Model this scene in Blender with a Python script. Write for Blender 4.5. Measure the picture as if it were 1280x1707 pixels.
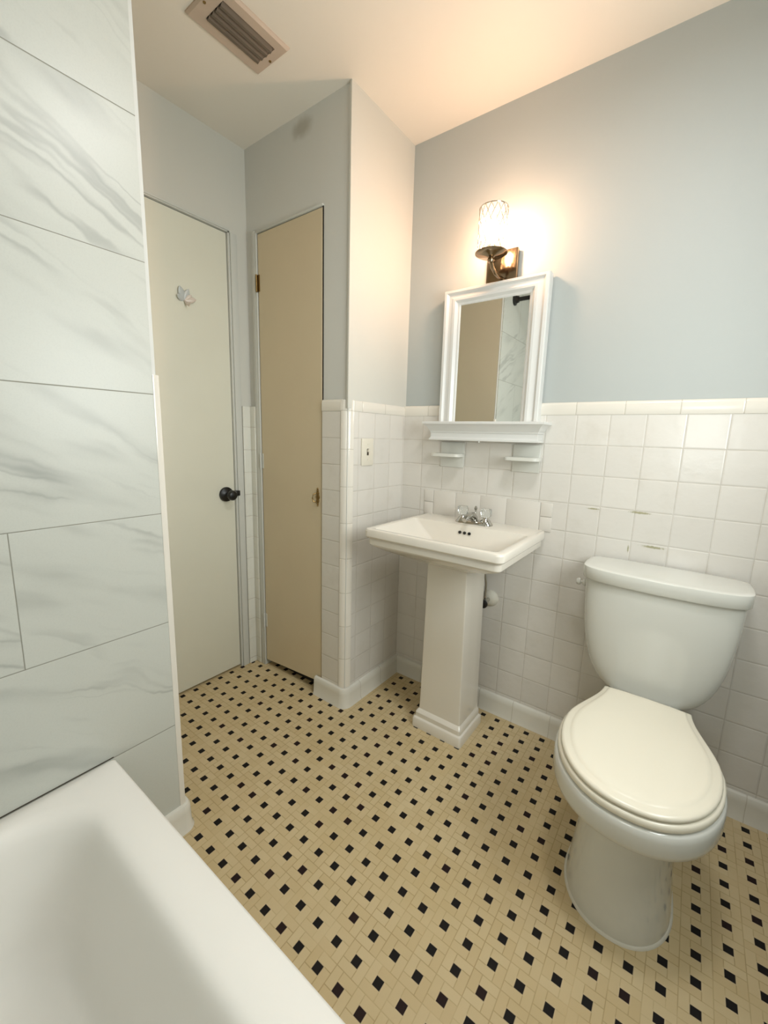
import bpy, bmesh, math, random
from mathutils import Vector, Matrix
PI = math.pi
C = bpy.context.scene.collection
for o in list(bpy.data.objects): bpy.data.objects.remove(o)

# ------------------------------------------------------------------ camera
RX = Vector((0.80011733, 0.59921615, 0.02742743))
UY = Vector((-0.12430315, 0.12089988, 0.98485123))
FW = Vector((-0.58682279, 0.79140585, -0.17121855))
cam_d = bpy.data.cameras.new('camera'); cam = bpy.data.objects.new('camera', cam_d); C.objects.link(cam)
m = Matrix((RX, UY, -FW)).transposed().to_4x4(); m.translation = Vector((1.11267653, -1.64620966, 1.19450681))
cam.matrix_world = m
cam_d.sensor_fit = 'HORIZONTAL'; cam_d.sensor_width = 36; cam_d.lens = 689.541/1280*36
cam_d.shift_x = 0.706/1280; cam_d.shift_y = -6.174/1280
cam_d.clip_start = 0.02
bpy.context.scene.camera = cam

# ------------------------------------------------------------------ light and exposure
vs = bpy.context.scene.view_settings
vs.view_transform = 'Standard'; vs.look = 'None'; vs.gamma = 1; vs.use_curve_mapping = False
vs.exposure = 0.44
world = bpy.data.worlds.new('world'); bpy.context.scene.world = world; world.use_nodes = True
world.node_tree.nodes['Background'].inputs[0].default_value = (.8, .9, 1, 1)
world.node_tree.nodes['Background'].inputs[1].default_value = 0.6

def area(name, loc, rot, sx, sy, power, col):
    d = bpy.data.lights.new(name, 'AREA'); d.shape = 'RECTANGLE'; d.size = sx; d.size_y = sy
    d.energy = power; d.color = col
    o = bpy.data.objects.new(name, d); C.objects.link(o); o.location = loc; o.rotation_euler = rot
    return o
WX0, WX1, WZ0, WZ1 = .96, 1.32, 1.00, 1.50           # small unseen window over the tub, added for the tile highlight
SY0, SY1, SZ0, SZ1 = -1.10, -.50, 1.05, 1.75          # unseen window in the right hand wall, placed to match light from there
area('unseen_window_fill', ((WX0+WX1)/2, -2.035, (WZ0+WZ1)/2), (PI/2, 0, 0), WX1-WX0-.08, WZ1-WZ0-.08, 1.1, (.97, .99, 1))
area('unseen_side_window_fill', (1.525, (SY0+SY1)/2, (SZ0+SZ1)/2), (PI/2, 0, PI/2), SY1-SY0-.08, SZ1-SZ0-.08, 8, (.95, 1, 1))
BULB = 165; BULB_COL = (1, .60, .38)
# fill light of an added ceiling fixture, out of view
area('added_ceiling_fill', (1.0, -.92, 2.335), (0, 0, 0), .24, .24, 6.2, (.98, .99, 1))

# ------------------------------------------------------------------ node helpers
class NT:
    def __init__(s, name):
        s.m = bpy.data.materials.new(name); s.m.use_nodes = True
        s.t = s.m.node_tree; s.n = s.t.nodes; s.b = s.n['Principled BSDF']
    def new(s, t): return s.n.new(t)
    def link(s, a, b): s.t.links.new(a, b)
    def put(s, sock, v):
        if isinstance(v, (int, float)): sock.default_value = v
        elif isinstance(v, tuple): sock.default_value = v if len(v) == 4 or sock.type == 'VECTOR' else (*v, 1)
        else: s.link(v, sock)
    def math(s, op, a, b=None, c=None):
        n = s.new('ShaderNodeMath'); n.operation = op
        for i, v in enumerate((a, b, c)):
            if v is not None: s.put(n.inputs[i], v)
        return n.outputs[0]
    def xyz(s, x, y, z):
        n = s.new('ShaderNodeCombineXYZ')
        for i, v in enumerate((x, y, z)): s.put(n.inputs[i], v)
        return n.outputs[0]
    def pos(s):
        n = s.new('ShaderNodeTexCoord'); q = s.new('ShaderNodeSeparateXYZ'); s.link(n.outputs['Object'], q.inputs[0])
        s.co = n.outputs['Object']; return q.outputs[0], q.outputs[1], q.outputs[2]
    def noise(s, vec, scale, detail=3, rough=.5, dist=0, out=0):
        n = s.new('ShaderNodeTexNoise'); s.link(vec, n.inputs['Vector'])
        n.inputs['Scale'].default_value = scale; n.inputs['Detail'].default_value = detail
        n.inputs['Roughness'].default_value = rough; n.inputs['Distortion'].default_value = dist
        return n.outputs[out]
    def white(s, vec):
        n = s.new('ShaderNodeTexWhiteNoise'); s.link(vec, n.inputs['Vector']); return n.outputs['Value']
    def mix(s, f, a, b):
        n = s.new('ShaderNodeMix'); n.data_type = 'RGBA'
        s.put(n.inputs[0], f); s.put(n.inputs[6], a); s.put(n.inputs[7], b); return n.outputs[2]
    def smooth(s, x, lo, hi, a=0., b=1.):
        n = s.new('ShaderNodeMapRange'); n.interpolation_type = 'SMOOTHSTEP'
        s.put(n.inputs[0], x)
        for i, v in enumerate((lo, hi, a, b)): n.inputs[i+1].default_value = v
        return n.outputs[0]
    def bump(s, h, strength=.3, dist=.002):
        n = s.new('ShaderNodeBump'); n.inputs['Strength'].default_value = strength; n.inputs['Distance'].default_value = dist
        s.link(h, n.inputs['Height']); s.link(n.outputs[0], s.b.inputs['Normal'])
def srgb(r, g, b):
    f = lambda c: (c/255/12.92) if c/255 <= .04045 else ((c/255+.055)/1.055)**2.4
    return (f(r), f(g), f(b), 1)
def plain(name, col, rough=.5, metal=0, bump=None, coat=0, trans=0, ior=1.5, spec=.5, var=.03):
    t = NT(name); t.pos()
    n = t.noise(t.co, 6, 3)
    c2 = tuple(max(0, x*(1-var*2)) for x in col[:3]) + (1,)
    t.link(t.mix(n, col, c2), t.b.inputs['Base Color'])
    t.b.inputs['Roughness'].default_value = rough; t.b.inputs['Metallic'].default_value = metal
    t.b.inputs['Coat Weight'].default_value = coat; t.b.inputs['Coat Roughness'].default_value = .04
    t.b.inputs['Transmission Weight'].default_value = trans; t.b.inputs['IOR'].default_value = ior
    t.b.inputs['Specular IOR Level'].default_value = spec
    if bump: t.bump(t.noise(t.co, bump[0], 4), bump[1], bump[2])
    return t.m

def wall_tile(name, ax, u0, v0, p=.1083, pv=None, col=srgb(220, 216, 208), grout=srgb(192, 186, 175), stains=()):
    pv = pv or p
    t = NT(name); x, y, z = t.pos(); u = (x, y)[ax]
    uu = t.math('DIVIDE', t.math('SUBTRACT', u, u0), p); vv = t.math('DIVIDE', t.math('SUBTRACT', z, v0), pv)
    fu = t.math('FRACT', uu); fv = t.math('FRACT', vv)
    du = t.math('MULTIPLY', t.math('MINIMUM', fu, t.math('SUBTRACT', 1., fu)), p)
    dv = t.math('MULTIPLY', t.math('MINIMUM', fv, t.math('SUBTRACT', 1., fv)), pv)
    d = t.math('MINIMUM', du, dv)
    n = t.noise(t.co, 14, 4, .6); wv = t.noise(t.co, 26, 3)
    g = t.smooth(d, .0006, .0017, 1, 0)
    cell = t.xyz(t.math('FLOOR', uu), t.math('FLOOR', vv), 0.)
    w = t.white(cell)
    c = t.mix(w, col, tuple(a*.955 for a in col[:3])+(1,))
    c = t.mix(t.smooth(t.noise(t.co, 7, 5, .65), .5, .75, 0, .22), c, srgb(188, 180, 164))
    gg = t.math('MULTIPLY', g, t.smooth(n, .3, .65, .45, 1.))
    c = t.mix(gg, c, grout)
    for (a, b, sa, sb) in stains:      # grime caught in the joints
        du_ = t.math('DIVIDE', t.math('SUBTRACT', u, a), sa); dv_ = t.math('DIVIDE', t.math('SUBTRACT', z, b), sb)
        r = t.math('SQRT', t.math('ADD', t.math('MULTIPLY', du_, du_), t.math('MULTIPLY', dv_, dv_)))
        r = t.math('ADD', r, t.math('MULTIPLY', t.noise(t.co, 160, 2), .9))
        c = t.mix(t.smooth(r, .8, 1.35, .8, 0.), c, srgb(150, 146, 105))
    t.link(c, t.b.inputs['Base Color'])
    t.link(t.math('ADD', t.math('MULTIPLY', g, .5), .19), t.b.inputs['Roughness'])
    hgt = t.math('ADD', t.smooth(d, .0003, .0045), t.math('MULTIPLY', wv, 1.3))
    t.bump(hgt, .6, .0013)
    return t.m

def cap_tile(name, ax, u0, p=.155, col=srgb(228, 223, 212)):
    """long bullnose pieces: joints along one axis only (ax 2 = vertical run)"""
    t = NT(name); q = t.pos(); uu = t.math('DIVIDE', t.math('SUBTRACT', q[ax], u0), p); fu = t.math('FRACT', uu)
    d = t.math('MULTIPLY', t.math('MINIMUM', fu, t.math('SUBTRACT', 1., fu)), p)
    g = t.smooth(d, .0006, .0018, 1, 0)
    t.link(t.mix(t.math('MULTIPLY', g, .75), t.mix(t.white(t.xyz(t.math('FLOOR', uu), 0., 0.)), col, tuple(a*.95 for a in col[:3])+(1,)), srgb(190, 183, 168)), t.b.inputs['Base Color'])
    t.b.inputs['Roughness'].default_value = .14
    t.bump(t.math('ADD', t.smooth(d, .0003, .004), t.math('MULTIPLY', t.noise(t.co, 20, 2), .4)), .5, .001)
    return t.m

def floor_mat():
    t = NT('mosaic_floor'); x, y, z = t.pos(); P = .06284
    uu = t.math('ADD', t.math('DIVIDE', t.math('SUBTRACT', x, .7586), P), .5)
    vv = t.math('ADD', t.math('DIVIDE', t.math('SUBTRACT', y, -.9922), P), .5)
    cu, cv = t.math('FLOOR', uu), t.math('FLOOR', vv)
    a = t.math('MULTIPLY', t.math('FRACT', uu), 3.); b = t.math('MULTIPLY', t.math('FRACT', vv), 3.)
    def box(x0, x1, y0, y1):           # signed inside distance to a box, in thirds of a block
        m1 = t.math('MINIMUM', t.math('SUBTRACT', a, float(x0)), t.math('SUBTRACT', float(x1), a))
        m2 = t.math('MINIMUM', t.math('SUBTRACT', b, float(y0)), t.math('SUBTRACT', float(y1), b))
        return t.math('MINIMUM', m1, m2)
    dot = box(1.01, 1.99, 1.01, 1.99)
    bs = [box(0, 2, 0, 1), box(2, 3, 0, 2), box(1, 3, 2, 3), box(0, 1, 1, 3)]
    d = bs[0]
    for q in bs[1:]: d = t.math('MAXIMUM', d, q)
    idx = 0.
    for i, q in enumerate(bs): idx = t.math('ADD', idx, t.math('MULTIPLY', t.math('GREATER_THAN', q, 0.), i+1.))
    w = t.white(t.xyz(cu, cv, idx)); w2 = t.white(t.xyz(cv, cu, 7.))
    n = t.noise(t.co, 3.2, 4); nf = t.noise(t.co, 220, 2)
    tan = t.mix(w, srgb(206, 187, 148), srgb(199, 178, 137))
    tan = t.mix(t.smooth(n, .42, .7, 0, .45), tan, srgb(190, 168, 122))
    g = t.smooth(d, .02, .075, 1, 0)
    c = t.mix(t.math('MULTIPLY', g, t.smooth(t.noise(t.co, 9, 3),   .3, .6, .15, .7)), tan, srgb(160, 138, 96))
    blk = t.mix(w2, srgb(13, 5, 3), srgb(8, 5, 4))
    blk = t.mix(t.math('GREATER_THAN', w2, .82), blk, srgb(28, 6, 5))
    blk = t.mix(t.smooth(nf, .7, .82, 0, .12), blk, srgb(120, 110, 90))
    dm = t.smooth(dot, -.02, .04)
    halo = t.smooth(dot, -.14, -.05, 0, .35)
    c = t.mix(halo, c, srgb(214, 198, 165))
    c = t.mix(dm, c, blk)
    t.link(c, t.b.inputs['Base Color'])
    t.link(t.math('ADD', .42, t.math('MULTIPLY', g, .25)), t.b.inputs['Roughness']); t.b.inputs['Specular IOR Level'].default_value = .3
    h = t.math('ADD', t.math('MAXIMUM', t.smooth(d, .0, .09), dm), t.math('MULTIPLY', nf, .15))
    t.bump(h, .35, .0007)
    return t.m

def marble_mat(ax=1):
    t = NT('marble_tile_%d' % ax); q = t.pos(); z = q[2]; y = q[ax]
    vv = t.math('DIVIDE', t.math('SUBTRACT', z, t.math('ADD', .0655, t.math('MULTIPLY', t.math('LESS_THAN', z, .5), -.0125))), .3042); k = t.math('FLOOR', vv); fv = t.math('FRACT', vv)
    odd = t.math('MODULO', k, 2.)
    u = t.math('DIVIDE', t.math('ADD', t.math('ADD', y, 10.588), t.math('MULTIPLY', odd, .2948)), .6096)
    cu = t.math('FLOOR', u); fu = t.math('FRACT', u)
    du = t.math('MULTIPLY', t.math('MINIMUM', fu, t.math('SUBTRACT', 1., fu)), .6096)
    dv = t.math('MULTIPLY', t.math('MINIMUM', fv, t.math('SUBTRACT', 1., fv)), .3042)
    d = t.math('MINIMUM', du, dv)
    r1 = t.white(t.xyz(k, cu, 3.)); r2 = t.white(t.xyz(cu, k, 9.))
    an = math.radians(27)
    s = t.math('SUBTRACT', t.math('MULTIPLY', y, math.cos(an)), t.math('MULTIPLY', z, math.sin(an)))
    w = t.math('ADD', t.math('MULTIPLY', y, math.sin(an)), t.math('MULTIPLY', z, math.cos(an)))
    s = t.math('ADD', s, t.math('MULTIPLY', r1, 13.)); w = t.math('ADD', w, t.math('MULTIPLY', r2, 17.))
    # warp
    p0 = t.xyz(s, w, 0.)
    wob = t.math('MULTIPLY', t.math('SUBTRACT', t.noise(p0, 4.5, 4, .55), .5), .10)
    w2 = t.math('ADD', w, wob)
    def vein(ss, ws, width, off):
        n = t.noise(t.xyz(t.math('MULTIPLY', s, ss), t.math('ADD', t.math('MULTIPLY', w2, ws), off), 0.), 1.0, 3, .5)
        return t.math('ABSOLUTE', t.math('SUBTRACT', n, .5))
    v1 = vein(.75, 5.6, 0, 0.)
    m1 = t.smooth(t.noise(t.xyz(t.math('MULTIPLY', s, 3.), t.math('MULTIPLY', w, 6.), 5.), 1., 2), .48, .68)
    core = t.math('MULTIPLY', t.smooth(v1, 0., .02, 1, 0), m1)
    soft = t.math('MULTIPLY', t.smooth(v1, 0., .085, 1, 0), t.smooth(t.noise(t.xyz(t.math('MULTIPLY', s, 2.), t.math('MULTIPLY', w, 7.), 1.), 1., 3), .5, .72))
    v2 = vein(1.3, 7., 0, 40.)
    fine = t.math('MULTIPLY', t.smooth(v2, 0., .02, 1, 0), t.smooth(t.noise(p0, 3., 2), .5, .7))
    c = t.mix(t.math('MULTIPLY', soft, .56), srgb(197, 199, 191), srgb(143, 146, 140))
    c = t.mix(t.math('MULTIPLY', core, .42), c, srgb(128, 130, 126))
    c = t.mix(t.math('MULTIPLY', fine, .28), c, srgb(165, 167, 162))
    c = t.mix(t.smooth(t.noise(t.co, 300, 2), .4, .75, 0, .07), c, srgb(150, 150, 146))
    g = t.smooth(d, .0007, .0014, 1, 0)
    c = t.mix(g, c, srgb(140, 139, 128))
    t.link(c, t.b.inputs['Base Color'])
    t.link(t.math('ADD', .36, t.math('MULTIPLY', g, .4)), t.b.inputs['Roughness'])
    t.bump(t.smooth(d, .0004, .002), .4, .0008)
    return t.m

def paint(name, col, smudge=None):
    t = NT(name); x, y, z = t.pos()
    n = t.noise(t.co, 1.6, 3)
    c = t.mix(n, col, tuple(a*.95 for a in col[:3])+(1,))
    if smudge:
        for (sx, sz, ra, rb, k, sc) in smudge:
            du = t.math('DIVIDE', t.math('SUBTRACT', x, sx), ra); dv = t.math('DIVIDE', t.math('SUBTRACT', z, sz), rb)
            r = t.math('ADD', t.math('SQRT', t.math('ADD', t.math('MULTIPLY', du, du), t.math('MULTIPLY', dv, dv))), t.math('MULTIPLY', t.noise(t.co, 30, 3), .5))
            c = t.mix(t.smooth(r, .5, 1.3, k, 0.), c, sc)
    t.link(c, t.b.inputs['Base Color']); t.b.inputs['Roughness'].default_value = .55
    t.bump(t.noise(t.co, 260, 3, .6), .12, .0012)
    return t.m

M = {}
M['ceil'] = paint('ceiling_paint', srgb(232, 226, 214))
M['blue'] = paint('wall_paint_blue_grey_shaded', srgb(180, 185, 182)); M['bluel'] = paint('wall_paint_blue_grey_lit', srgb(208, 207, 198))  # same paint: darkened on the back wall, lightened on return and left, for light
M['bluec'] = paint('wall_paint_closet_lifted', srgb(212, 213, 208), smudge=[(-.262, 2.362, .075, .045, .6, srgb(150, 146, 130))])  # same paint lightened to lift the alcove's shade; the smudge is a stain
M['tileb'] = wall_tile('white_tile_back', 0, -.0045, 1.291, stains=[(.985, .9605, .045, .006), (1.035, .8475, .05, .006), (.9645, .83, .004, .018), (.84, .956, .03, .004)])
M['tiler'] = wall_tile('white_tile_return', 1, -.006, 1.291)
M['tilec'] = wall_tile('white_tile_closet', 0, -.037, 1.291)
M['capx'] = cap_tile('cap_tile_x', 0, .748); M['capy'] = cap_tile('cap_tile_y', 1, 0)
M['capz'] = cap_tile('cap_tile_z', 2, 1.30, .1525)
M['basex'] = cap_tile('base_tile_x', 0, .01, .1525, srgb(222, 219, 208)); M['basey'] = cap_tile('base_tile_y', 1, 0, .1525, srgb(222, 219, 208))
M['floor'] = floor_mat(); M['marble'] = marble_mat(1); M['marblex'] = marble_mat(0)
M['doorw'] = plain('painted_door_cream', srgb(228, 227, 211), .45, bump=(40, .05, .002))
M['doorb'] = plain('painted_door_tan', srgb(210, 195, 165), .5, bump=(60, .05, .002))
M['jamb'] = plain('painted_jamb', srgb(206, 207, 200), .45, bump=(50, .08, .002))
M['porc'] = plain('porcelain_cool', srgb(214, 214, 206), .1, coat=.5, var=.01)
M['porcw'] = plain('porcelain_bisque', srgb(228, 222, 210), .12, coat=.4, var=.01)
M['seat'] = plain('seat_plastic_cream', srgb(232, 226, 208), .25, var=.01)
M['tub'] = plain('tub_enamel', srgb(240, 238, 232), .33, coat=0, var=.01)
M['chrome'] = plain('chrome', srgb(190, 188, 182), .1, metal=1, var=.0)
M['bronze'] = plain('polished_metal', srgb(150, 130, 105), .12, metal=1)
M['brass'] = plain('worn_brass', srgb(150, 125, 80), .35, metal=1)
M['black'] = plain('black_metal', srgb(16, 15, 15), .35)
M['dark'] = plain('gap_shade', srgb(40, 36, 30), .9)  # dark colour standing in for shade in the door gap and duct
M['white'] = plain('white_painted_wood', srgb(220, 220, 216), .3, bump=(30, .04, .002), var=.01)
M['plate'] = plain('ivory_plastic', srgb(226, 220, 204), .3)
M['acryl'] = plain('clear_acrylic', (.93, .95, .93, 1), .08, trans=.9, ior=1.45)
M['mirror'] = plain('mirror_silver', (.86, .88, .86, 1), .012, metal=1, var=0)
M['vent'] = plain('rusty_painted_metal', srgb(200, 182, 164), .5, bump=(25, .2, .003), var=.12)
M['louver'] = plain('grimy_louvre', srgb(104, 94, 80), .5, metal=.1, var=.15)
M['caulk'] = plain('caulk_white', srgb(214, 210, 196), .6, bump=(80, .4, .003))
M['petal1'] = plain('pale_grey_glaze', srgb(196, 200, 198), .25)
M['petal2'] = plain('pale_pink_glaze', srgb(212, 198, 184), .25)
M['lead'] = plain('dark_line', srgb(70, 62, 50), .9)  # dark colour of the tub seam and switch slot

def glass_glow():
    t = NT('lit_bulb'); t.n.remove(t.b); e = t.new('ShaderNodeEmission'); e.inputs[0].default_value = (*BULB_COL, 1); e.inputs[1].default_value = BULB
    t.link(e.outputs[0], t.n['Material Output'].inputs[0]); return t.m
M['bulb'] = glass_glow()
def shade_mat():
    t = NT('frosted_crystal_shade'); t.n.remove(t.b)
    a = t.new('ShaderNodeBsdfTransparent'); b = t.new('ShaderNodeBsdfTranslucent'); b.inputs[0].default_value = (1, .97, .9, 1)
    x = t.new('ShaderNodeMixShader'); x.inputs[0].default_value = .04
    t.link(a.outputs[0], x.inputs[1]); t.link(b.outputs[0], x.inputs[2]); t.link(x.outputs[0], t.n['Material Output'].inputs[0]); return t.m
M['shade'] = shade_mat()
def pane_mat():
    t = NT('unseen_window_pane'); t.b.inputs['Base Color'].default_value = (.8, .85, .83, 1)  # glowing pane shared by the two unseen windows
    t.b.inputs['Emission Color'].default_value = (.9, 1, .97, 1); t.b.inputs['Emission Strength'].default_value = 1.5; t.b.inputs['Roughness'].default_value = .5; return t.m
M['pane'] = pane_mat()
def lamp_glass():
    t = NT('added_light_glass'); t.b.inputs['Base Color'].default_value = (.9, .88, .84, 1)  # glowing dish of the added ceiling light
    t.b.inputs['Emission Color'].default_value = (1, .93, .82, 1); t.b.inputs['Emission Strength'].default_value = 1.5; return t.m
M['lampglass'] = lamp_glass()

# ------------------------------------------------------------------ mesh helpers
def link(name, bm, mat, parent=None, smooth=True, angle=35):
    me = bpy.data.meshes.new(name)
    bmesh.ops.recalc_face_normals(bm, faces=bm.faces); bm.to_mesh(me); bm.free()
    me.materials.append(mat)
    if smooth:
        me.shade_smooth(); me.set_sharp_from_angle(angle=math.radians(angle))
    o = bpy.data.objects.new(name, me); C.objects.link(o)
    if parent: o.parent = parent
    return o
def struct(o): o['kind'] = 'structure'; return o
def thing(name, label, cat, loc=(0, 0, 0), group=None):
    o = bpy.data.objects.new(name, None); C.objects.link(o); o.location = loc; o.empty_display_size = .05
    o['label'] = label; o['category'] = cat
    if group: o['group'] = group
    return o
def B(): return bmesh.new()
def box(bm, x0, x1, y0, y1, z0, z1, bev=0, seg=2):
    t = bmesh.new(); vs = [t.verts.new(p) for p in ((x0,y0,z0),(x1,y0,z0),(x1,y1,z0),(x0,y1,z0),(x0,y0,z1),(x1,y0,z1),(x1,y1,z1),(x0,y1,z1))]
    for f in ((0,3,2,1),(4,5,6,7),(0,1,5,4),(1,2,6,5),(2,3,7,6),(3,0,4,7)): t.faces.new([vs[i] for i in f])
    if bev: bmesh.ops.bevel(t, geom=list(t.edges), offset=bev, segments=seg, profile=.5, affect='EDGES')
    me = bpy.data.meshes.new('t'); t.to_mesh(me); t.free(); bm.from_mesh(me); bpy.data.meshes.remove(me)
    return bm
def xbox(name, mat, x0, x1, y0, y1, z0, z1, bev=0, parent=None): return link(name, box(B(), x0, x1, y0, y1, z0, z1, bev), mat, parent)
def loft(bm, rings, cap0=True, cap1=True, closed=True):
    R = [[bm.verts.new(p) for p in r] for r in rings]; n = len(R[0])
    for a, b in zip(R, R[1:]):
        for i in range(n if closed else n-1):
            j = (i+1) % n; bm.faces.new((a[i], a[j], b[j], b[i]))
    if cap0: bm.faces.new(R[0][::-1])
    if cap1: bm.faces.new(R[-1])
    return bm
def rrect(cx, cy, hw, hd, r, z, k=6, m=4):
    r = min(r, hw*.999, hd*.999); out = []
    cs = [(cx+hw-r, cy+hd-r, 0), (cx-hw+r, cy+hd-r, 90), (cx-hw+r, cy-hd+r, 180), (cx+hw-r, cy-hd+r, 270)]
    P = []
    for (x, y, a0) in cs: P.append([(x+r*math.cos(math.radians(a0+90*i/k)), y+r*math.sin(math.radians(a0+90*i/k))) for i in range(k+1)])
    for i in range(4):
        out += P[i]; a = P[i][-1]; b = P[(i+1) % 4][0]
        for j in range(1, m): out.append((a[0]+(b[0]-a[0])*j/m, a[1]+(b[1]-a[1])*j/m))
    return [(x, y, z) for x, y in out]
def lathe(bm, prof, o=(0, 0, 0), axis='z', n=32):
    rings = []
    for r, h in prof:
        ring = []
        for i in range(n):
            c, s = max(r, 1e-5)*math.cos(2*PI*i/n), max(r, 1e-5)*math.sin(2*PI*i/n)
            ring.append({'z': (o[0]+c, o[1]+s, o[2]+h), 'y': (o[0]+c, o[1]+h, o[2]+s), 'x': (o[0]+h, o[1]+c, o[2]+s)}[axis])
        rings.append(ring)
    return loft(bm, rings)
def tube(bm, pts, r, n=12, rs=None):
    pts = [Vector(p) for p in pts]; rings = []; up = Vector((0, 0, 1))
    for i, p in enumerate(pts):
        d = (pts[min(i+1, len(pts)-1)]-pts[max(i-1, 0)]).normalized()
        a = d.cross(up)
        if a.length < .05: a = d.cross(Vector((1, 0, 0)))
        a.normalize(); b = d.cross(a); rr = rs[i] if rs else r
        rings.append([p+a*rr*math.cos(2*PI*k/n)+b*rr*math.sin(2*PI*k/n) for k in range(n)])
    return loft(bm, rings)

# ------------------------------------------------------------------ room shell
HC = 2.412; XA, YC = -.631, -.3985; XM = .0074; XR = 1.535; YR = -2.06; YW = -1.126
struct(xbox('floor', M['floor'], XA-.12, XR+.12, YR-.12, .12, -.08, 0))
struct(xbox('ceiling', M['ceil'], XA-.12, XR+.12, YR-.12, .12, HC, HC+.08))
struct(xbox('wall_back', M['blue'], .0, XR, .008, .12, 0, HC))
# closet block left of the basin: return wall face x=0, closet face y=YC
bm = B()
box(bm, -.1, -.007, YC+.008, .12, 0, HC)                        # pier at the corner
box(bm, -.142, -.1, YC+.008, .0, 0, HC)
box(bm, XA, -.142, YC+.008, .0, 2.064, HC)                      # header
box(bm, XA, -.562, YC+.008, 0, 0, 2.064)                        # pier at left
box(bm, -.562, -.142, -.26, -.0, 0, 2.064)
struct(link('wall_closet', bm, M['bluec'], smooth=False))
# paint skin of the return wall
struct(xbox('wall_return', M['bluel'], -.007, -.0, YC+.0, .008, 1.3, HC))
bm = B()
box(bm, XA-.12, XA, -.478, YC+.008, 0, HC); box(bm, XA-.12, XA, YW-.0, -.478, 2.056, HC); box(bm, XA-.12, XA, YW, -1.09, 0, 2.056); box(bm, XA-.12, XA-.06, -1.09, -.478, 0, 2.056)
struct(link('wall_left', bm, M['bluel'], smooth=False))
struct(xbox('wall_wing', plain('wing_wall_tan_paint', srgb(212, 205, 184), .55), XA-.12, -.004, YR, YW, 0, HC))
struct(xbox('trim_1', M['marble'], -.004, XM, YR, -1.137, 0, HC))               # large marble tile on the tub end wall
bm = B()
struct(xbox('wall_right', M['marble'], XR, XR+.12, YR, -1.137, 0, HC))
bm = B()
box(bm, XR, XR+.12, -1.137, SY0, 0, HC); box(bm, XR, XR+.12, SY1, .12, 0, HC); box(bm, XR, XR+.12, SY0, SY1, 0, SZ0); box(bm, XR, XR+.12, SY0, SY1, SZ1, HC)
struct(link('wall_front', bm, M['blue'], smooth=False))
w2 = struct(bpy.data.objects.new('unseen_window_2', None)); C.objects.link(w2)  # unseen side window, placed to match light from the right
bm = B(); zc = (SZ0+SZ1)/2
box(bm, XR+.03, XR+.07, SY0, SY0+.035, SZ0, SZ1); box(bm, XR+.03, XR+.07, SY1-.035, SY1, SZ0, SZ1)
box(bm, XR+.03, XR+.07, SY0+.035, SY1-.035, SZ0, SZ0+.035); box(bm, XR+.03, XR+.07, SY0+.035, SY1-.035, SZ1-.035, SZ1); box(bm, XR+.03, XR+.07, SY0+.035, SY1-.035, zc-.02, zc+.02)
link('window_frame', bm, M['white'], w2)
xbox('pane', M['pane'], XR+.049, XR+.055, SY0+.035, SY1-.035, SZ0+.035, SZ1-.035, parent=w2)
bm = B()
box(bm, XA-.12, WX0, YR-.12, YR, 0, HC); box(bm, WX1, XR+.12, YR-.12, YR, 0, HC)
box(bm, WX0, WX1, YR-.12, YR, 0, WZ0); box(bm, WX0, WX1, YR-.12, YR, WZ1, HC)
struct(link('wall_rear', bm, M['marblex'], smooth=False))
# unseen window over the tub, behind the camera, added for its highlight
w = struct(bpy.data.objects.new('unseen_window_1', None)); C.objects.link(w)
bm = B(); zc = (WZ0+WZ1)/2
box(bm, WX0, WX0+.035, YR-.07, YR-.03, WZ0, WZ1); box(bm, WX1-.035, WX1, YR-.07, YR-.03, WZ0, WZ1)
box(bm, WX0+.035, WX1-.035, YR-.07, YR-.03, WZ0, WZ0+.035); box(bm, WX0+.035, WX1-.035, YR-.07, YR-.03, WZ1-.035, WZ1); box(bm, WX0+.035, WX1-.035, YR-.07, YR-.03, zc-.02, zc+.02)
link('window_frame', bm, M['white'], w)
xbox('pane', M['pane'], WX0+.035, WX1-.035, YR-.055, YR-.049, WZ0+.035, WZ1-.035, parent=w)

# ---- wall tile wainscots and their caps
TZ = 1.2905
struct(xbox('trim_2', M['tileb'], .0, XR, 0, .008, .0, TZ))
struct(xbox('trim_3', M['tiler'], -.007, 0, YC+.03, 0, 0, TZ))
struct(xbox('trim_4', M['tilec'], -.142, -.03, YC, YC+.008, 0, TZ))
def caprun(name, mat, prof, path):
    """prof: (outward, z); path: list of (x, y, nx, ny) with mitred outward dirs"""
    bm = B(); loft(bm, [[(x+nx*o, y+ny*o, z) for o, z in prof] for x, y, nx, ny in path]); return struct(link(name, bm, mat))
CP = [(-.006, TZ), (.0015, TZ), (.0025, TZ+.002), (.0025, 1.325), (.0008, 1.3315), (-.003, 1.335), (-.006, 1.336)]
caprun('trim_5', M['capx'], CP, [(0, 0, 0, -1), (XR, 0, 0, -1)])
caprun('trim_6', M['capy'], CP, [(0, YC+.035, 1, 0), (0, -.0025, 1, 0)])
caprun('trim_7', M['capx'], CP, [(-.142, YC, 0, -1), (-.035, YC, 0, -1)])
# quarter-round outside corner pieces running up the return corner
R_ = .035
bm = B(); cx, cy = -R_, YC+R_; prof = []
arc = [(cx+(R_+.002)*math.sin(a), cy-(R_+.002)*math.cos(a)) for a in [i*PI/2/8 for i in range(9)]]
arc2 = [(cx+(R_-.007)*math.sin(a), cy-(R_-.007)*math.cos(a)) for a in [i*PI/2/8 for i in range(8, -1, -1)]]
loft(bm, [[(x, y, z) for x, y in arc+arc2] for z in (0, 1.333)])
t_ = cap_tile('corner_bullnose', 2, 1.291, .1525)
struct(link('trim_8', bm, t_))
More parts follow.
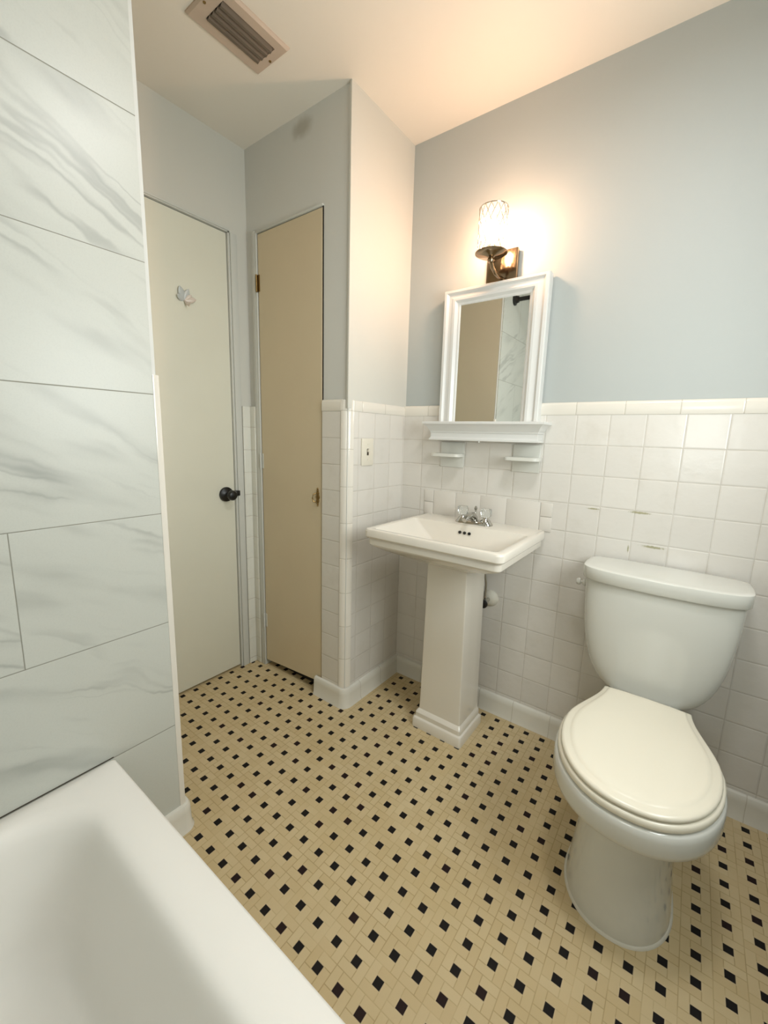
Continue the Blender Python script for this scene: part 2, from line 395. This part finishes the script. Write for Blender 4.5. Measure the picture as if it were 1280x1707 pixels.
# narrow tile strip on the left of the tan door
bm = B(); box(bm, XA, XA+.010, -.4435, YC+.004, 0, 1.318, .004, 3); box(bm, XA+.004, -.585, YC-.006, YC+.006, 0, 1.318, .004, 3)
struct(link('trim_9', bm, wall_tile('white_tile_strip', 0, -.8, 1.22, .3, .1083, col=srgb(222, 222, 212))))
# painted wall corner pier between return corner (paint above tile)
# bullnose and drywall edge at end of the wing wall
bm = B(); loft(bm, [[(x, y, z) for x, y in ((-.004, -1.137), (XM+.001, -1.137), (XM+.002, -1.128), (XM-.001, -1.121), (-.004, -1.118))] for z in (.085, .35, .7, 1.0, 1.31, 1.322, 1.330)])
struct(link('trim_10', bm, cap_tile('wing_bullnose', 2, .08, 5.)))
struct(xbox('trim_11', M['bluec'], -.004, .001, -1.137, YW, 1.33, HC))

# ---- baseboards (glazed cove base)
BP = [(0, 0), (.022, 0), (.0215, .003), (.016, .014), (.0145, .06), (.0135, .076), (.009, .084), (.003, .0865), (0, .087)]
def base(name, mat, path): return caprun(name, mat, BP, path)
base('baseboard_back', M['basex'], [(.0, 0, 1, -1), (XR, 0, 0, -1)])
BR = .012
path = [(-.178, YC, 0, -1), (-.02, YC, 0, -1)]
for i in range(0, 7):
    a = i*PI/2/6; path.append((-.02+.02*math.sin(a), YC+.02-.02*math.cos(a), math.sin(a), -math.cos(a)))
path += [(0, YC+.04, 1, 0), (0, -.0, 1, -1)]
b_ = base('baseboard_left', M['basey'], path)
# wing wall end: base wraps the corner
path = [(XM, -1.30, 1, 0), (XM, -1.130, 1, 0)]
for i in range(0, 7):
    a = i*PI/2/6; path.append((XM-.012+.012*math.cos(a), -1.130+.012*math.sin(a), math.cos(a), math.sin(a)))
path += [(-.25, -1.118, 0, 1)]
base('baseboard_wing', M['basey'], path)
# left of tan door base / dirt seam
# ------------------------------------------------------------------ doors
d1 = bpy.data.objects.new('door_1', None); C.objects.link(d1); struct(d1); d1.location = (XA, -.79, 0)
def loc(o, p): o.location = tuple(-c for c in p); return o
def part(name, bm, mat, parent, **k):
    """geometry given in world coordinates, parented under an Empty standing at its thing's base"""
    o = link(name, bm, mat, parent, **k); q = parent
    tot = Vector((0, 0, 0))
    while q: tot += Vector(q.location); q = q.parent
    o.data.transform(Matrix.Translation(-tot)); return o
bm = B(); box(bm, XA-.045, XA-.008, -1.085, -.4905, .012, 2.046, .002)
part('door_leaf', bm, M['doorw'], d1)
bm = B()   # steel style jamb: stepped strips right and above
for (a, b, dpt) in ((-.4875, -.478, .0), (-.478, -.447, .006), (-.447, -.4435, .0025)):
    box(bm, XA-.05, XA+dpt, a, b, 0, 2.049 + (-.4875 - a)*-1*0, .0015)
box(bm, XA-.05, XA+.001, -1.09, -.4875, 2.0495, 2.056, .001)
box(bm, XA, XA+.005, -1.09, -.478, 2.0535, 2.062, .0015)
part('door_frame', bm, M['jamb'], d1)
k_ = B(); oy, oz = -.538, .905
lathe(k_, [(0, -.008), (.034, -.008), (.035, -.003), (.033, .004), (.024, .009), (.014, .013), (.0115, .022), (.0125, .028), (.019, .033), (.0235, .041), (.0235, .050), (.019, .057), (.010, .0605), (0, .061)], (XA, oy, oz), 'x')
kn = part('door_knob', k_, M['black'], d1)
bm = B(); box(bm, XA-.008, XA+.009, -.4935, -.470, .893, .919, .003); part('strike_plate', bm, M['black'], d1)

d2 = bpy.data.objects.new('door_2', None); C.objects.link(d2); struct(d2); d2.location = (-.35, YC, 0)
bm = B(); y0, y1 = YC+.004, YC+.038
vsx = [(-.5485, .030), (-.1475, .058), (-.1475, 2.054), (-.5485, 2.054)]
loft(bm, [[(x, y, z) for x, z in vsx] for y in (y0, y1)]); bmesh.ops.bevel(bm, geom=list(bm.edges), offset=.002, segments=2, affect='EDGES')
part('door_leaf', bm, M['doorb'], d2)
bm = B(); box(bm, -.562, -.5525, YC-.002, YC+.05, 0, 2.064, .001); box(bm, -.5525, -.142, YC-.002, YC+.05, 2.0575, 2.064, .001); box(bm, -.585, -.562, YC-.003, YC+.006, 0, 2.07, .002)
part('door_frame', bm, M['jamb'], d2)
for z in (1.853, 1.063, .25):
    bm = B(); 
    for i in range(3): lathe(bm, [(0, 0), (.0045, 0), (.0045, .0235), (0, .0235)], (-.5515, YC-.003, z-.037+.0245*i), 'z', 12)
    box(bm, -.551, -.537, YC+.002, YC+.0045, z-.035, z+.035)
    part('hinge', bm, M['jamb'] if z < 1.5 else M['brass'], d2)
bm = B()   # ornate drop pull
for i, (dz, r) in enumerate(((.028, .006), (.016, .009), (0, .012), (-.016, .009), (-.028, .006), (-.037, .004), (.037, .004))):
    lathe(bm, [(0, .004), (r, .004), (r*.95, .001), (r*.5, -.0015), (0, -.002)], (-.171, YC, .928+dz), 'y', 14)
tube(bm, [(-.176, YC-.002, .945), (-.181, YC-.014, .94), (-.183, YC-.017, .925), (-.181, YC-.014, .91), (-.176, YC-.002, .905)], .0028, 8)
part('door_pull', bm, M['brass'], d2)
bm = B(); box(bm, -.562, -.142, YC+.045, YC+.06, 0, 2.0575); box(bm, -.1470, -.1418, YC+.006, YC+.046, 0, 2.0575)  # dark sheets put in as shade behind and beside the leaf
part('gap_shade_fill', bm, M['dark'], d2)

# flower shaped hook on the white door
hk = thing('flower_hook', 'small pale grey and pink ceramic flower hook stuck on the white door', 'hook', (XA-.008, -.696, 1.738))
def petal(cy, cz, ln, wd, ang, th=.006):
    bm = B(); rings = []
    for s in range(9):
        u = s/8; w = wd*math.sin(PI*min(1, u*.93+.07))**.7*.5; h = .002+th*math.sin(PI*u)*.6
        c = (0, cy+math.cos(ang)*ln*u, cz+math.sin(ang)*ln*u); n = (-math.sin(ang), math.cos(ang))
        rings.append([(XA-.008+.0005+h*max(0, math.sin(k)) + .012*u*u, c[1]+n[0]*w*math.cos(k), c[2]+n[1]*w*math.cos(k)) for k in [i*2*PI/10 for i in range(10)]])
    return loft(bm, rings)
for (ln, wd, a, mt) in ((.052, .03, 118, 'petal1'), (.045, .026, 72, 'petal1'), (.038, .024, 165, 'petal1'), (.046, .028, 12, 'petal2'), (.034, .02, 40, 'petal2')):
    part('petal', petal(-.692, 1.722, ln, wd, math.radians(a)), M[mt], hk)
bm = B(); tube(bm, [(XA-.006, -.692, 1.72), (XA+.004, -.690, 1.706), (XA+.016, -.688, 1.698), (XA+.024, -.686, 1.706)], .0035, 8)
part('hook', bm, M['petal2'], hk)

# ------------------------------------------------------------------ tub
tb = thing('bathtub', 'white enamel bathtub in the marble tiled alcove with a wide flat rim', 'bathtub', (.77, -1.67, 0))
bm = B(); cx, cy = (XM+XR)/2, (-1.293+YR)/2; hw, hd = (XR-XM)/2-.0015, (-1.293-YR)/2-.0008
TH = .3595; K, Mm = 8, 10
rr = lambda dx, dxr, dyf, dyb, r, z: rrect((XM+dx+XR-dxr)/2, (-1.293-dyf+YR+dyb)/2, (XR-dxr-XM-dx)/2, (-1.293-dyf-YR-dyb)/2, r, z, K, Mm)
rings = [rr(.0015, .0015, .012, .001, .004, 0), rr(.0015, .0015, .012, .001, .004, TH-.05), rr(.0015, .0015, .002, .001, .006, TH-.04), rr(.0015, .0015, .0, .001, .008, TH-.012), rr(.0025, .002, .0025, .002, .01, TH-.004), rr(.006, .004, .008, .004, .012, TH)]
# inner lip rolls over
rings += [rr(.038, .06, .080, .05, .13, TH), rr(.048, .072, .092, .062, .13, TH-.003), rr(.058, .084, .102, .072, .13, TH-.012), rr(.066, .095, .110, .08, .13, TH-.03),
          rr(.070, .11, .118, .086, .13, TH-.06), rr(.080, .16, .134, .096, .125, .20), rr(.092, .22, .152, .108, .12, .11), rr(.112, .27, .170, .125, .11, .07), rr(.155, .31, .205, .16, .09, .050), rr(.25, .37, .24, .21, .06, .044)]
loft(bm, rings, True, True)
part('tub_shell', bm, M['tub'], tb, angle=60)
bm = B(); box(bm, XM, XM+.0015, -2.05, -1.296, TH-.001, TH+.0012, .0004)
struct(link('trim_12', bm, M['lead']))
bm = B(); lathe(bm, [(0, .0), (.03, 0), (.031, .002), (.026, .004), (0, .004)], (.30, -1.67, .0445), 'z', 24); part('drain', bm, M['chrome'], tb)

# curtain rod with black brackets (its bracket shows in the mirror)
rod = thing('shower_curtain_rod', 'black shower curtain rod above the tub, its end flange seen in the mirror', 'curtain rod', (XM, -1.33, 2.12))
bm = B(); lathe(bm, [(0, 0), (.036, 0), (.036, .008), (.024, .014), (.02, .03), (0, .03)], (XM, -1.31, 2.125), 'x', 24); part('flange', bm, M['black'], rod)
bm = B(); lathe(bm, [(0, 0), (.036, 0), (.036, -.008), (.024, -.014), (.02, -.03), (0, -.03)], (XR, -1.31, 2.125), 'x', 24); part('flange', bm, M['black'], rod)
bm = B(); tube(bm, [(XM+.01, -1.31, 2.125), (XR-.01, -1.31, 2.125)], .0135, 16); part('rod', bm, M['black'], rod)

# ------------------------------------------------------------------ pedestal sink
SX = .4125
sk = thing('pedestal_sink', 'white rectangular pedestal washbasin with chrome tap below the mirror', 'sink', (SX, -.2, 0))
def sr(hwid, yf, z, r=.02, yb=-.001): return rrect(SX, (yf+yb)/2, hwid, (yb-yf)/2, r, z, 6, 6)
ST = .85
rings = [sr(.085, -.27, .700, .015, -.10), sr(.105, -.30, .712, .02, -.06), sr(.165, -.365, .742, .02, -.03), sr(.225, -.415, .766, .02, -.008), sr(.252, -.437, .780, .02), sr(.2595, -.445, .786, .02),
         sr(.262, -.448, .790, .02), sr(.262, -.448, .808, .02), sr(.2605, -.446, .812, .02), sr(.2605, -.446, .814, .02), sr(.2695, -.457, .8165, .022), sr(.2735, -.461, .822, .024), sr(.2735, -.461, .842, .024), sr(.271, -.458, .848, .024), sr(.266, -.453, .850, .022)]
def ir(xa, ya, yb, z, r): return rrect(SX, (ya+yb)/2, xa, (yb-ya)/2, r, z, 6, 6)
rings += [ir(.252, -.438, -.128, .850, .02), ir(.246, -.432, -.133, .848, .018), ir(.238, -.424, -.137, .838, .016), ir(.150, -.385, -.155, .765, .02), ir(.13, -.37, -.165, .752, .03), ir(.05, -.29, -.22, .742, .03)]
bm = B(); loft(bm, rings); part('basin', bm, M['porcw'], sk, angle=28)
def pr(hw, yf, z, r=.006, yb=-.11): return rrect(.408, (yf+yb)/2, hw, (yb-yf)/2, r, z, 4, 3)
rings = [pr(.112, -.306, 0, .01, -.10), pr(.112, -.306, .008, .01, -.1), pr(.1115, -.305, .034, .01, -.1), pr(.109, -.302, .040, .01), pr(.103, -.295, .044, .008), pr(.103, -.295, .062, .008), pr(.099, -.290, .070, .008), pr(.0945, -.282, .076, .006), pr(.0925, -.281, .1, .005),
         pr(.089, -.281, .35, .005), pr(.085, -.281, .66, .005), pr(.085, -.281, .716, .005)]
bm = B(); loft(bm, rings); part('pedestal', bm, M['porcw'], sk, angle=30)
for i in range(3):
    bm = B(); px = .388+.0205*i
    lathe(bm, [(0, .0), (.0062, .0), (.0062, .004), (0, .004)], (px, -.1475, .8205), 'y', 16); part('overflow_hole', bm, M['black'], sk)
bm = B(); lathe(bm, [(0, 0), (.022, 0), (.022, .003), (.016, .004), (0, .004)], (SX, -.27, .742), 'z', 24); part('drain', bm, M['chrome'], sk)
# tap
FX, FY = .414, -.075
bm = B()
def fr(hw, hd, z, r): return rrect(FX, FY, hw, hd, r, z, 8, 2)
loft(bm, [fr(.080, .026, ST-.001, .025), fr(.080, .026, ST+.004, .025), fr(.076, .022, ST+.011, .021), fr(.06, .016, ST+.015, .015)])
for s in (-1, 1): lathe(bm, [(.025, 0), (.0245, .006), (.019, .016), (.0125, .022), (.011, .027), (0, .027)], (FX+s*.0508, FY, ST+.004), 'z', 24)
fb = part('tap_base', bm, M['chrome'], sk)
bm = B(); tube(bm, [(FX, FY, ST+.008), (FX, FY-.002, ST+.024), (FX, FY-.018, ST+.036), (FX, FY-.045, ST+.039), (FX, FY-.075, ST+.034), (FX, FY-.092, ST+.026)], .01, 14, [.019, .016, .0145, .0125, .011, .010])
sp = part('spout', bm, M['chrome'], sk)
for s in (-1, 1):
    bm = B(); n = 24; rings = []
    for r, h in ((.008, .0), (.0165, .003), (.021, .010), (.0225, .024), (.0225, .033), (.0195, .037), (.008, .038)):
        rings.append([(FX+s*.0508+(r*(1+.07*math.cos(8*a)))*math.cos(a), FY+(r*(1+.07*math.cos(8*a)))*math.sin(a), ST+.030+h) for a in [i*2*PI/48 for i in range(48)]])
    loft(bm, rings); part('tap_handle', bm, M['acryl'], sk)
bm = B(); tube(bm, [(FX, FY+.012, ST+.02), (FX, FY+.012, ST+.055)], .0028, 8); lathe(bm, [(0, 0), (.0035, .001), (.0075, .010), (.0035, .019), (0, .021)], (FX, FY+.012, ST+.052), 'z', 12)
part('lift_rod', bm, M['chrome'], sk)

# splash tiles set above the basin
spl = B()
xs = [.128, .178, .29, .405, .52, .655, .702]
for i, (a, b) in enumerate(zip(xs, xs[1:])):
    if i in (0, 5): box(spl, a+.001, b-.001, -.0045, .0, .905, .958, .002); box(spl, a+.001, b-.001, -.004, .0, .846, .903, .002)
    else: box(spl, a+.0003, b-.0003, -.0035, .0, .846, .9585, .001)
o = struct(link('trim_13', spl, plain('splash_tile', srgb(219, 214, 205), .14, bump=(20, .2, .002))))

# two ceramic shelves
def cshelf(cx, px0, px1, label):
    s = thing('ceramic_shelf', label, 'shelf', (cx, 0, 1.124), 'ceramic shelves under the mirror')
    bm = B(); box(bm, px0, px1, -.007, .0, 1.070, 1.178, .003); part('back_plate', bm, M['porc'], s)
    bm = B(); rings = []
    for z, o_ in ((1.116, .004), (1.118, .0), (1.129, .0), (1.131, .004)):
        w = .066-o_; d = .086-o_; r = .02; pts = [(cx-w+.006, -.005), (cx-w, -.02)]
        for i in range(7): a = i*PI/2/6; pts.append((cx-w+r-r*math.cos(a), -d+r-r*math.sin(a)))
        for i in range(7): a = i*PI/2/6; pts.append((cx+w-r+r*math.sin(a), -d+r-r*math.cos(a)))
        pts += [(cx+w, -.02), (cx+w-.006, -.005)]
        rings.append([(x, y, z) for x, y in pts])
    loft(bm, rings); part('ledge', bm, M['porc'], s); return s
cshelf(.262, .205, .317, 'white ceramic toothbrush shelf, the left one below the mirror')
cshelf(.585, .530, .638, 'white ceramic soap shelf, the right one below the mirror')

# ------------------------------------------------------------------ mirror cabinet
MX = .4145
mc = thing('mirror_cabinet', 'white framed wall mirror with a crown moulded ledge, between lamp and sink', 'mirror', (MX, 0, 1.26))
prof = [(0, .0), (0, .036), (.003, .041), (.013, .042), (.017, .037), (.022, .034), (.030, .0345), (.041, .039), (.050, .039), (.056, .033), (.060, .029), (.066, .0275), (.0735, .022), (.0735, .006)]
x0, x1, zt, zb = .204, .6245, 1.7875, 1.2618
rings = [[(x0+w, -d, zb) for w, d in prof], [(x0+w, -d, zt-w*.84) for w, d in prof], [(x1-w, -d, zt-w*.84) for w, d in prof], [(x1-w, -d, zb) for w, d in prof]]
bm = B(); loft(bm, rings); part('frame', bm, M['white'], mc, angle=22)
bm = B(); box(bm, x0+.07, x1-.07, -.024, -.006, zb, zt-.055); part('mirror_glass', bm, M['mirror'], mc)
def cr(hw, d, z): return [(MX-hw, -.0005, z), (MX-hw, -d, z), (MX+hw, -d, z), (MX+hw, -.0005, z)]
bm = B(); loft(bm, [cr(*q) for q in ((.228, .078, 1.1855), (.2305, .081, 1.187), (.2305, .081, 1.193), (.227, .077, 1.1955), (.225, .074, 1.200), (.225, .074, 1.216), (.228, .077, 1.219), (.228, .077, 1.224), (.231, .081, 1.228), (.236, .086, 1.238), (.243, .094, 1.246), (.250, .1005, 1.2515), (.2535, .103, 1.253), (.2535, .103, 1.261), (.252, .1015, 1.2625))])
part('ledge', bm, M['white'], mc, angle=22)
bm = B(); tube(bm, [(MX, -.078, 1.1855), (MX, -.078, 1.181)], .003, 8); part('knob', bm, M['white'], mc)

# ------------------------------------------------------------------ wall lamp
LX = .437; LY = -.13
wl = thing('wall_sconce', 'lit wall lamp with a crystal mesh shade on a polished square plate above the mirror', 'wall lamp', (LX-.003, 0, 1.84))
bm = B(); box(bm, .374, .494, -.022, -.0, 1.775, 1.9, .003); part('back_plate', bm, M['bronze'], wl)
bm = B(); tube(bm, [(LX, -.02, 1.802), (LX, -.05, 1.797), (LX, -.085, 1.80), (LX, -.115, 1.812), (LX, LY, 1.832)], .0065, 12)
part('arm', bm, M['bronze'], wl)
bm = B(); lathe(bm, [(0, -.004), (.010, -.004), (.013, .003), (.010, .010), (.016, .014), (.045, .018), (.0565, .024), (.057, .027), (.05, .027), (0, .024)], (LX, LY, 1.826), 'z', 40); part('shade_holder', bm, M['bronze'], wl)
bm = B(); lathe(bm, [(0, 0), (.013, 0), (.013, .03), (0, .03)], (LX, LY, 1.851), 'z', 20); part('socket', bm, M['plate'], wl)
bm = B(); lathe(bm, [(0, 0), (.012, .0), (.014, .012), (.022, .032), (.026, .05), (.023, .066), (.013, .077), (0, .08)], (LX, LY, 1.879), 'z', 24); bu = part('bulb', bm, M['bulb'], wl)
bm = B(); n = 40
loft(bm, [[(LX+r*math.cos(2*PI*i/n), LY+r*math.sin(2*PI*i/n), z) for i in range(n)] for r, z in ((.0475, 1.853), (.0475, 1.90), (.0475, 1.95), (.0475, 1.997))], False, False)
sh = part('shade', bm, M['shade'], wl)
bm = B(); nn, rows = 14, 6; z0_, hh = 1.853, .144
for k in range(nn):
    for s in (-1, 1):
        pts = [(LX+.0495*math.cos(2*PI*(k+s*j/8.*1.5)/nn), LY+.0495*math.sin(2*PI*(k+s*j/8.*1.5)/nn), z0_+hh*j/16.) for j in range(17)]
        tube(bm, pts, .0011, 5)
for z in (1.8535, 1.9965):
    tube(bm, [(LX+.0495*math.cos(2*PI*i/32), LY+.0495*math.sin(2*PI*i/32), z) for i in range(33)], .0018, 6)
msh = link('wire_mesh', bm, M['chrome'], sh); msh.data.transform(Matrix.Translation(-Vector(wl.location)))

# ------------------------------------------------------------------ switch
sw = thing('light_switch', 'ivory toggle light switch on the tiled return wall left of the sink', 'light switch', (0, -.276, 1.127))
bm = B(); box(bm, 0, .0055, -.315, -.238, 1.071, 1.184, .002); part('cover_plate', bm, M['plate'], sw)
bm = B(); box(bm, .0055, .0065, -.2815, -.2705, 1.114, 1.141); part('toggle_slot', bm, M['lead'], sw)
bm = B(); box(bm, .004, .017, -.280, -.272, 1.127, 1.139, .002); part('toggle', bm, M['plate'], sw)
for z in (1.096, 1.160):
    bm = B(); lathe(bm, [(0, 0), (.003, 0), (.0025, .0012), (0, .0014)], (.0055, -.276, z), 'x', 12); part('screw', bm, M['plate'], sw)

# ------------------------------------------------------------------ shut-off valve
vl = thing('shutoff_valve', 'water shutoff valve with a round white flange on the tile behind the sink pedestal', 'valve', (.477, 0, .517))
bm = B(); lathe(bm, [(0, 0), (.036, 0), (.036, -.004), (.032, -.012), (.022, -.020), (.012, -.023), (0, -.023)], (.480, 0, .520), 'y', 32); part('flange', bm, M['caulk'], vl)
bm = B(); tube(bm, [(.480, -.015, .520), (.480, -.06, .517)], .0085, 12); lathe(bm, [(0, 0), (.013, 0), (.013, -.022), (0, -.022)], (.480, -.048, .517), 'y', 16)
tube(bm, [(.480, -.058, .52), (.480, -.058, .60), (.466, -.06, .68)], .0045, 8); part('valve_body', bm, M['chrome'], vl)
bm = B(); lathe(bm, [(0, 0), (.015, 0), (.019, -.004), (.019, -.009), (.012, -.012), (0, -.012)], (.480, -.07, .517), 'y', 20)
o = part('valve_handle', bm, M['black'], vl)

# ------------------------------------------------------------------ toilet
TX = 1.076; BX = 1.085
to = thing('toilet', 'white two piece toilet with closed cream seat lid against the tiled wall', 'toilet', (TX, -.35, 0))
def dring(hw, yf, yb, z, bow=.03, n=14, rb=.03, rf=.05, cx=TX):
    """D-like tank outline: flat back, bowed front, rounded corners"""
    pts = []; ym = (yf+yb)/2+.012; n = 26; e = 2/5.2
    for i in range(n+1):                  # front, left to right
        a = PI*i/n; c_, s_ = -math.cos(a), abs(math.sin(a))
        x = hw*math.copysign(abs(c_)**e, c_)
        pts.append((cx+x, ym-(ym-yf)*s_**e + bow*(x/hw)**2*s_**e*.8, z))
    n = 16; e = 2/9
    for i in range(1, n):
        a = PI*i/n; c_, s_ = math.cos(a), abs(math.sin(a))
        pts.append((cx+hw*math.copysign(abs(c_)**e, c_), ym+(yb-ym)*s_**e, z))
    return pts
prof = [(0, 0, 0), (.110, .3915, .006), (.119, .393, .003), (.130, .398, .001), (.143, .410, 0), (.155, .426, 0), (.167, .447, 0), (.178, .474, 0), (.189, .512, 0), (.197, .552, 0), (.2035, .60, 0), (.2085, .66, 0), (.2115, .72, 0), (.2115, .748, 0)]
bm = B(); loft(bm, [dring(hw, -.197+dy, -.022-dy*.3, z, .030) for hw, z, dy in prof[1:]])
part('tank', bm, M['porc'], to, angle=50)
bm = B(); loft(bm, [dring(hw, yf, -.016, z, .028) for hw, yf, z in ((.2145, -.204, .7475), (.2185, -.209, .748), (.2200, -.2105, .750), (.2215, -.2125, .784), (.2205, -.2115, .7885), (.2165, -.207, .7905), (.205, -.195, .7913), (.15, -.15, .7918))])
part('tank_lid', bm, M['porc'], to, angle=50)
bm = B(); lathe(bm, [(0, 0), (.012, 0), (.013, -.004), (.010, -.010), (0, -.012)], (TX-.2145, -.10, .708), 'x', 20)
lathe(bm, [(.005, 0), (.005, -.016), (.011, -.018), (.0125, -.024), (.010, -.030), (0, -.032)], (TX-.2145, -.10, .708), 'x', 20)
part('flush_lever', bm, M['porc'], to)

def egg(a, yb, yf, ym, z, neck=None, n=56, cx=BX, p=2.0, kn=1.):
    """outline: widest at ym with half-width a; front tip yf; back yb"""
    pts = []
    for i in range(n):
        t = 2*PI*i/n; s, c = math.sin(t), math.cos(t)
        x = cx+a*s*(abs(s)**-.10 if c > 0 and abs(s) > .01 else 1)
        y = ym+(ym-yf)*(-c) if c > 0 else ym+(yb-ym)*(-c)
        if neck and c < 0:
            u = -c; k = max(0., min(1., (u-.05)/(kn-.05))); k = k*k*(3-2*k)
            e = a+(neck-a)*k; sg = 1 if s > 0 else -1
            # blend from ellipse to straight neck
            x = cx+sg*min(e, e) * (1 if abs(s) > .02 else abs(s)/.02)
            y = ym+(yb-ym)*u
            if u > .985: x = cx+sg*neck*abs(s)/max(.001, math.sqrt(1-.985**2))
        pts.append((x, y, z))
    return pts
# bowl: base column, overhanging rim
def er(a, yb, yf, ym, z): return egg(a, -.20 if z > .31 else yb, yf, ym, z, neck=.108 if z > .31 else None, kn=.78)
rings = [er(.1245, -.20, -.642, -.49, 0), er(.1245, -.20, -.642, -.49, .012), er(.122, -.20, -.639, -.49, .03), er(.117, -.19, -.63, -.48, .09), er(.111, -.18, -.618, -.48, .16), er(.109, -.17, -.610, -.47, .22), er(.112, -.15, -.612, -.46, .26),
         er(.122, -.13, -.625, -.46, .285), er(.143, -.12, -.655, -.47, .302), er(.166, -.11, -.690, -.48, .315), er(.179, -.10, -.707, -.485, .324), er(.1855, -.09, -.7155, -.49, .333), er(.188, -.08, -.7185, -.49, .345), er(.188, -.08, -.7195, -.49, .375), er(.1865, -.08, -.718, -.49, .389), er(.183, -.08, -.714, -.49, .394), er(.17, -.08, -.70, -.49, .396)]
bm = B(); loft(bm, rings); part('bowl', bm, M['porc'], to, angle=50)
# deck under the tank
def dk(hw, z, y0=-.30): return rrect(TX, (y0-.03)/2, hw, (-.03-y0)/2, .03, z, 5, 3)
bm = B(); loft(bm, [dk(.075, .20, -.24), dk(.09, .30, -.27), dk(.098, .35), dk(.104, .362), dk(.104, .386), dk(.100, .391)]); part('tank_shelf', bm, M['porc'], to)
# seat and lid
def sr2(o, z): return egg(.1815-o, -.244, -.7165+o, -.49, z, neck=.117-o*.5)
bm = B(); loft(bm, [sr2(.008, .3975), sr2(.0015, .3995), sr2(.0, .403), sr2(0, .413), sr2(.003, .4165), sr2(.010, .418)]); part('seat', bm, M['seat'], to, angle=50)
def lr(o, z): return egg(.1745-o, -.242-o*.5, -.7135+o, -.492, z, neck=.113-o*.6)
bm = B(); loft(bm, [lr(.010, .4200), lr(.002, .4208), lr(.0, .4235), lr(.0005, .4285), lr(.003, .4315), lr(.008, .4335), lr(.018, .4345), lr(.0225, .4365), lr(.026, .4385), lr(.034, .4395), lr(.06, .440), lr(.11, .4402)]); part('seat_lid', bm, M['seat'], to, angle=50)
for s in (-1, 1):
    bm = B(); box(bm, BX+s*.075-.022, BX+s*.075+.022, -.262, -.238, .398, .424, .006, 3); part('hinge', bm, M['seat'], to)
bm = B(); rr2 = []
for o_, z in ((.004, 0), (.003, .003), (.0, .006), (-.003, .007)): rr2.append(er(.1255+o_, -.20, -.643-o_, -.49, z))
loft(bm, rr2, False, False); part('base_caulk', bm, M['caulk'], to)

# ------------------------------------------------------------------ ceiling vent
vt = thing('ceiling_vent', 'rusty pinkish ceiling air vent with dark louvres', 'vent', (-.17, -.73, HC))
X0, X1, Y0, Y1 = -.251, -.089, -.857, -.599; a0, a1, b0, b1 = -.211, -.122, -.815, -.632
bm = B(); zc0, zc1, zc2 = HC, HC-.004, HC-.010
def rc(x0, x1, y0, y1, z): return [(x0, y0, z), (x1, y0, z), (x1, y1, z), (x0, y1, z)]
loft(bm, [rc(X0, X1, Y0, Y1, zc0), rc(X0, X1, Y0, Y1, zc1), rc(X0+.006, X1-.006, Y0+.006, Y1-.006, zc2), rc(a0, a1, b0, b1, zc2), rc(a0, a1, b0, b1, zc0)], False, False)
part('vent_frame', bm, M['vent'], vt, angle=20)
bm = B(); box(bm, a0, a1, b0, b1, HC-.0035, HC-.0005); part('duct_shadow', bm, M['dark'], vt)
for i in range(4):
    bm = B(); x = a0+.0125+.0215*i
    loft(bm, [[(x-.0085, y, HC-.0145), (x-.0085, y, HC-.016), (x-.002, y, HC-.0135), (x+.0085, y, HC-.004), (x+.0085, y, HC-.003), (x-.002, y, HC-.0125)] for y in (b0+.002, b1-.002)])
    part('louver', bm, M['louver'], vt, smooth=False)
for (sx, sy) in (((X0+X1)/2, Y1-.014), ((X0+X1)/2, Y0+.014)):
    bm = B(); lathe(bm, [(0, 0), (.0045, 0), (.004, -.002), (0, -.0025)], (sx, sy, zc2), 'z', 12); part('screw', bm, M['brass'], vt)

# flush ceiling light, unseen and added to fill the room with light
fl = thing('added_ceiling_light', 'round frosted flush ceiling light added out of view to fill the bathroom with light', 'ceiling light', (1.0, -.92, HC))
bm = B(); lathe(bm, [(0, 0), (.15, 0), (.15, -.015), (.13, -.022), (0, -.022)], (1.0, -.92, HC), 'z', 40); part('canopy', bm, M['white'], fl)
bm = B(); lathe(bm, [(.125, -.022), (.125, -.04), (.10, -.058), (.05, -.066), (0, -.068)], (1.0, -.92, HC), 'z', 40); part('glass_dish', bm, M['lampglass'], fl)
